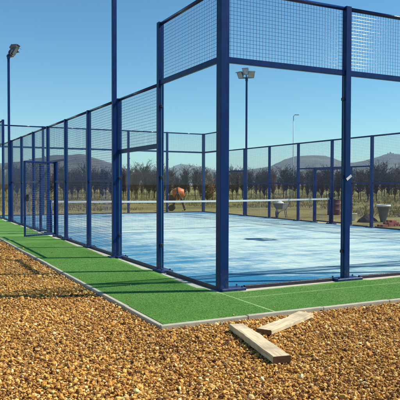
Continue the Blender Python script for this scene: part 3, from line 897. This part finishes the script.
m = MB(); m.box(-.12, .12, -.057, .057, 0, .07, .004)
bm = m.mesh('brick', RUBBLE)
rb = random.Random(4)
for i in range(14):
    b = link('brick', bm)
    lay = 0 if i < 8 else 1 if i < 12 else 2
    k = i if lay == 0 else i - 8 if lay == 1 else i - 12
    ncol = (4, 2, 1)[lay]
    b.location = (11.55 + (k % max(ncol, 1)) * .27 - (.4 if lay == 0 else .15 if lay == 1 else 0) + rb.uniform(-.015, .015), 8.62 + (k // max(ncol, 1)) * .16 + rb.uniform(-.02, .02), g0 + .072 * lay)
    b.rotation_euler = (0, 0, rb.uniform(-.12, .12))
    tag(b, 'red clay brick in the low pile outside the fence at the right edge', 'brick', 'pile of red bricks')

o = thing('steel_drum', 'maroon steel drum standing outside the far fence behind the gate posts', 'drum', (14.82, 15.75, g0))
m = MB(); pr = [(0, .0), (.29, 0), (.30, .015)]
for z in (.25, .5): pr += [(.29, z - .02), (.305, z), (.29, z + .02)]
pr += [(.29, .72), (.30, .735), (.30, .75), (.28, .75), (.28, .735), (0, .735)]
m.lathe(pr, 26); m.build('body', MAROON, o)
m = MB(); m.lathe([(.0, .752), (.03, .752), (.03, .735)], 10, Matrix.Translation((.17, .05, 0))); m.build('bung', GALV, o)

o = thing('bucket', 'small white bucket on the ground just right of the near glass wall post', 'bucket', (12.62, 11.85, g0))
m = MB(); m.lathe([(0, .012), (.1, 0), (.105, .01), (.135, .27), (.145, .27), (.145, .29), (.13, .29), (.1, .02), (0, .02)], 20); m.build('body', WHITEP, o)
m = MB(); m.tube([(.14 * cos(a), .03 + .05 * sin(a), .27 - .10 * sin(a)) for a in [pi * i / 10 for i in range(11)]], .004, 6); m.build('handle', GALV, o)

# street lamp far off
o = thing('street_lamp', 'slim pale street lamp with a short arm far beyond the court', 'street lamp', (34.0, 43.0, 0), radians(-30))
az = YAW + math.atan((293 - 200) / F); D = 62
lx, ly = CAM.x + D * sin(az), CAM.y + D * cos(az)
o.location = (lx, ly, terrain(lx, ly))
hl = CAM.z + D * (184.7 - 117) / F - terrain(lx, ly)
m = MB(); m.tube([(0, 0, -.1), (0, 0, 3), (0, 0, hl)], [.06, .05, .038], 10); m.build('pole', PALE, o)
m = MB(); m.tube([(0, 0, hl - .05), (.06, 0, hl + .10), (.2, 0, hl + .15)], .03, 8); m.build('arm', PALE, o)
m = MB(); m.box(.12, .58, -.11, .11, hl + .10, hl + .2, .03); m.build('lamp_head', PALE, o)

# ------------------------------------------------------------------ trees
def twig_crown(rnd, h, z0, w, nb, mat, name, parent, fine=.010, leaves=0):
    m = MB()
    for i in range(nb):
        zs = z0 + (h - z0) * rnd.random() ** 1.3 * .78
        a = rnd.uniform(0, 2 * pi); up = rnd.uniform(.5, 1.9)
        L = (h - z0) * rnd.uniform(.25, .55)
        wid = w * (1 - .45 * (zs - z0) / (h - z0))
        p0 = Vector((0, 0, zs))
        dr = Vector((cos(a) * wid, sin(a) * wid, up * L)).normalized()
        p1 = p0 + dr * L * .5; p2 = p1 + (dr + Vector((rnd.uniform(-.4, .4), rnd.uniform(-.4, .4), .35))).normalized() * L * .6
        m.tube([p0, p1, p2], [fine * 1.3, fine * .9, fine * .35], 3, False, False)
        for k in range(5):
            t = rnd.uniform(.2, 1); q = p0.lerp(p1, t) if rnd.random() < .5 else p1.lerp(p2, t)
            dd = (dr + Vector((rnd.uniform(-1, 1), rnd.uniform(-1, 1), rnd.uniform(-.2, 1)))).normalized() * L * rnd.uniform(.2, .4)
            m.tube([q, q + dd], [fine * .7, fine * .3], 3, False, False)
            for l in range(leaves):
                c = q + dd * rnd.random() + Vector((rnd.uniform(-.05, .05), rnd.uniform(-.05, .05), rnd.uniform(-.05, .05)))
                s = rnd.uniform(.02, .055) * (w / .5) ** .4
                u = Vector((rnd.uniform(-1, 1), rnd.uniform(-1, 1), rnd.uniform(-1, 1))).normalized(); v = u.orthogonal().normalized()
                m.add([c - u * s, c + v * s * .6, c + u * s, c - v * s * .6], [(0, 1, 2, 3)])
    return m.build(name, mat, parent)
def tree(label, cat, group, h, z0, w, nb, mat, seed, tr=.05, leaves=1, name='bare_tree', fine=.010):
    rnd = random.Random(seed)
    o = thing(name, label, cat, (0, 0, 0), 0, group)
    m = MB(); b = [rnd.uniform(-.04, .04) for _ in range(4)]
    m.tube([(0, 0, -.15), (b[0], b[1], h * .3), (b[2], b[3], h * .6), (0, 0, h * .95)], [tr, tr * .8, tr * .5, tr * .15], 7)
    m.build('trunk', BARK, o)
    twig_crown(rnd, h, z0, w, nb, mat, 'crown', o, fine, leaves)
    return o
def put(o, px, D, sc=(1, 1, 1), rz=0, first=False, label=None):
    az = YAW + math.atan((px - 200) / F)
    x, y = CAM.x + D * sin(az), CAM.y + D * cos(az)
    z = terrain(x, y) - .03
    if first:
        o.location = (x, y, z); o.rotation_euler = (0, 0, rz); o.scale = sc
        return o
    return dup(o, (x, y, z), rz, sc, label)

rt = random.Random(21)
GRP1 = 'rows of young bare trees beyond the court'
L1 = 'young bare brown tree in the dense rows across the dry field'
protos = [tree(L1, 'tree', GRP1, 2.9, (.9, .5, 1.0, .65, .8)[k], (.8, .55, .95, .6, .7)[k], 92, TWIG if k != 3 else BROWN, 100 + k, .05, 2, fine=.013) for k in range(5)]
used = set()
def place(px, D, sc):
    k = rt.choice((0, 0, 2, 2, 4, 4, 1, 3))
    put(protos[k], px, D, (sc * rt.uniform(.6, 1.25), sc * rt.uniform(.6, 1.25), sc * rt.uniform(.85, 1.1)), rt.uniform(0, 6.28), first=k not in used)
    used.add(k)
for (D, step, s0, s1) in ((54, 9.2, .62, .92), (60, 8.6, .60, .90), (67, 8.0, .55, .86)):
    px = -60 + rt.uniform(0, 6)
    while px < 460:
        place(px, D + rt.uniform(-2, 2), rt.uniform(s0, s1) )
        px += step * rt.uniform(.6, 1.4)
# a taller belt of bare trees behind
GRP2 = 'taller bare trees of the belt behind the rows'
L2 = 'taller bare purple brown tree in the belt under the hills'
belt = [tree(L2, 'tree', GRP2, 4.4, .5, 1.5, 90, TWIG, 200 + k, .09, 2, fine=.024) for k in range(4)]
ub = set()
for (D, step) in ((98, 12.0), (112, 11.0)):
    px = -60 + rt.uniform(0, 5)
    while px < 460:
        k = rt.randrange(4); s = rt.uniform(.46, .78)
        put(belt[k], px, D + rt.uniform(-4, 4), (s * 1.7, s * 1.7, s), rt.uniform(0, 6.28), first=k not in ub); ub.add(k)
        px += step * rt.uniform(.6, 1.4)
# single taller bare trees that stand out
for i, (px, D, s, lab) in enumerate(((137, 58, .80, 'tall thin bare tree with open branches left of the third near post'),
                                     (238, 70, .74, 'tall bare tree just right of the big corner post'),
                                     (311, 74, .74, 'tall bare reddish tree above the far gate'),
                                     (384, 66, .70, 'broad tall bare tree near the right edge below the highest hill'))):
    t_ = tree(lab, 'tree', None, 3.75, 1.0, 1.05, 60, TWIG, 300 + i, .07, 0, fine=.016)
    put(t_, px, D, (s, s, s), i, first=True)
# russet shrubs
sh = tree('round orange brown shrub beyond the far corner of the court', 'shrub', None, 1.7, .25, 1.1, 80, RUST, 401, .05, 6, 'russet_shrub', fine=.012)
put(sh, 207.5, 48, (1, 1, 1.0), 0, True)

# dry grass tufts over the field behind the court
def tufts():
    rnd = random.Random(8); m = MB()
    for i in range(9000):
        px = rnd.uniform(-50, 450); D = 28 + 45 * rnd.random() ** 1.3
        az = YAW + math.atan((px - 200) / F); x, y = CAM.x + D * sin(az), CAM.y + D * cos(az)
        if -2 < x < 11.8 and y < 21.8: continue
        if x < 13.5 and y < 24 : continue
        if noise.noise(Vector((x * .12, y * .12, 9))) < -.12 and D < 46: continue
        z = terrain(x, y) - .01
        hh = rnd.uniform(.08, .26) * (1.5 if D > 46 else 1)
        for k in range(4):
            a = rnd.uniform(0, 6.28); l = rnd.uniform(.3, .9) * hh; w = rnd.uniform(.008, .02)
            bx, by = x + rnd.uniform(-.12, .12), y + rnd.uniform(-.12, .12)
            ca, sa = cos(a), sin(a)
            m.add([(bx - sa * w, by + ca * w, z), (bx + sa * w, by - ca * w, z), (bx + ca * l * .6, by + sa * l * .6, z + hh * rnd.uniform(.7, 1.1))], [(0, 1, 2)])
    return m.build('dry_grass', STRAW)
tag(tufts(), 'dry straw coloured grass growing over the field behind the court', 'grass', kind='stuff')

# ------------------------------------------------------------------ hills
def hill(prof, D, depth, mat, seed, rough):
    """prof: (azimuth in degrees from north of the court, ridge height in m)"""
    m = MB(); NAz = 150; NR = 26
    a0, a1 = prof[0][0], prof[-1][0]
    def ridge(a):
        for (p, h), (q, g) in zip(prof, prof[1:]):
            if p <= a <= q:
                t = (a - p) / (q - p); return h + (g - h) * (t * t * (3 - 2 * t) * .5 + t * .5)
        return 0
    vs = []
    for i in range(NAz + 1):
        a = a0 + (a1 - a0) * i / NAz
        for j in range(NR + 1):
            s = -1 + 2 * j / NR
            r = D + s * depth
            x, y = CAM.x + r * sin(radians(a)), CAM.y + r * cos(radians(a))
            sh = (1 - abs(s) ** 1.5) if s < 0 else (1 - s ** 1.3)
            base = ridge(a)
            nn = noise.fractal(Vector((x / D * 14, y / D * 14, seed)), 1.0, 2.1, 5)
            z = -4 + (base + 4) * sh * (1 - .28 * abs(s)) + nn * rough * base * (abs(s) ** .7 * .8 + .06) * (1 - abs(s) ** 4)
            vs.append((x, y, z))
    fs = []
    for i in range(NAz):
        for j in range(NR):
            a = i * (NR + 1) + j; fs.append((a, a + 1, a + NR + 2, a + NR + 1)[::-1])
    m.add(vs, fs, True)
    return tag(m.build('hill', mat), kind='structure')
def prof(D, pts):
    out = []
    for px, py in pts:
        t = math.atan((px - 200) / F)
        out.append((math.degrees(YAW + t), (184.7 - py) / F * D * cos(t) + CAM.z))
    return out
H1 = m_hill('near_hill_scrub', (.028, .023, .025), (.072, .058, .058), (.14, .112, .095), .013)
H2 = m_hill('far_hill_scrub', (.05, .05, .045), (.085, .08, .07), (.12, .115, .09), .008)
H3_ = m_hill('right_hill_scrub', (.024, .028, .030), (.068, .068, .064), (.15, .14, .115), .007)
hill(prof(1300, [(-110, 180), (-70, 173), (-30, 166), (0, 163.5), (20, 162), (38, 158.5), (55, 155.5), (70, 155.5), (80, 154.3), (86, 155), (93, 158), (101, 160), (110, 162.8), (120, 167), (134, 172), (150, 176), (172, 183)]), 1300, 420, H1, 1.7, .35)
hill(prof(4200, [(104, 184), (124, 177), (145, 171.5), (153, 170), (161, 171.5), (166, 170.5), (171, 168), (176, 165.3), (181, 164), (186, 164.6), (192, 165.2), (197, 167), (202, 166), (207, 167.2), (213, 169.5), (222, 171.5), (234, 173), (250, 176), (275, 184)]), 4200, 900, H2, 5.1, .3)
hill(prof(2600, [(196, 184), (214, 176), (230, 171), (245, 169.5), (260, 167.7), (270, 166), (277, 162.5), (286, 158.4), (296, 155.6), (306, 155), (316, 155), (324, 155.3), (331, 157), (339, 160), (346, 162.3), (353, 162), (361, 160.7), (369, 158.6), (377, 156.4), (384, 153.9), (389, 153), (396, 153.3), (410, 156), (440, 164), (480, 178)]), 2600, 620, H3_, 9.3, .33)
def ruin(px, py, D, w, h, label):
    az = YAW + math.atan((px - 200) / F)
    zb = CAM.z + (184.7 - py) / F * D * cos(az - YAW) - D * .0003
    o = thing('castle_ruin', label, 'ruin', (CAM.x + D * sin(az), CAM.y + D * cos(az), zb - 3.5), -az)
    m = MB()
    for (a, b, hh) in ((-1, -.62, .55), (-.62, -.3, .35), (-.3, .28, .62), (.28, .7, .42), (.7, 1, .55)):
        m.box(a * w / 2, b * w / 2, -w * .2, w * .2, 0, 3.5 + h * hh * .7)
    m.build('wall', RUIN, o)
    m = MB(); m.box(-w * .12, w * .10, -w * .12 - .3, w * .12 + .3, 3.6, 3.5 + h)
    for k in range(4): m.box(-w * .12 + k * w * .06, -w * .12 + k * w * .06 + w * .035, -w * .12 - .3, w * .12 + .3, 3.5 + h + .001, 3.5 + h * 1.14)
    m.build('tower', RUIN, o)
    return o
ruin(390, 153.2, 2600, 26, 7.5, 'small castle ruin on top of the highest hill at the right')
ruin(181, 164.4, 4200, 16, 11, 'tiny tower ruin on the distant bluish hill behind the far end')

# ------------------------------------------------------------------ haze
m = MB(); m.box(-6600, 6600, -6600, 6600, -5.2, 172)
hz = m.build('haze', [])
tag(hz, 'thin pale blue haze over the whole landscape', 'haze', kind='stuff')
hm = bpy.data.materials.new('haze_air'); hm.use_nodes = True
ht = hm.node_tree; ht.nodes.clear()
ho = ht.nodes.new('ShaderNodeOutputMaterial'); pv = ht.nodes.new('ShaderNodeVolumePrincipled')
pv.inputs['Color'].default_value = (.72, .86, 1.0, 1); pv.inputs['Density'].default_value = .00014; pv.inputs['Anisotropy'].default_value = 0.0
ht.links.new(pv.outputs[0], ho.inputs['Volume'])
hz.data.materials.append(hm)

# ------------------------------------------------------------------ render settings
SC.render.engine = 'CYCLES'
SC.cycles.use_denoising = True
SC.cycles.max_bounces = 10; SC.cycles.transparent_max_bounces = 40
SC.cycles.diffuse_bounces = 3; SC.cycles.glossy_bounces = 3; SC.cycles.volume_bounces = 1
SC.cycles.caustics_reflective = False; SC.cycles.caustics_refractive = False
SC.cycles.sample_clamp_indirect = 6
SC.view_settings.view_transform = 'Standard'; SC.view_settings.look = 'None'
SC.view_settings.exposure = 0.68; SC.view_settings.gamma = 1.0
SC.view_settings.use_curve_mapping = False
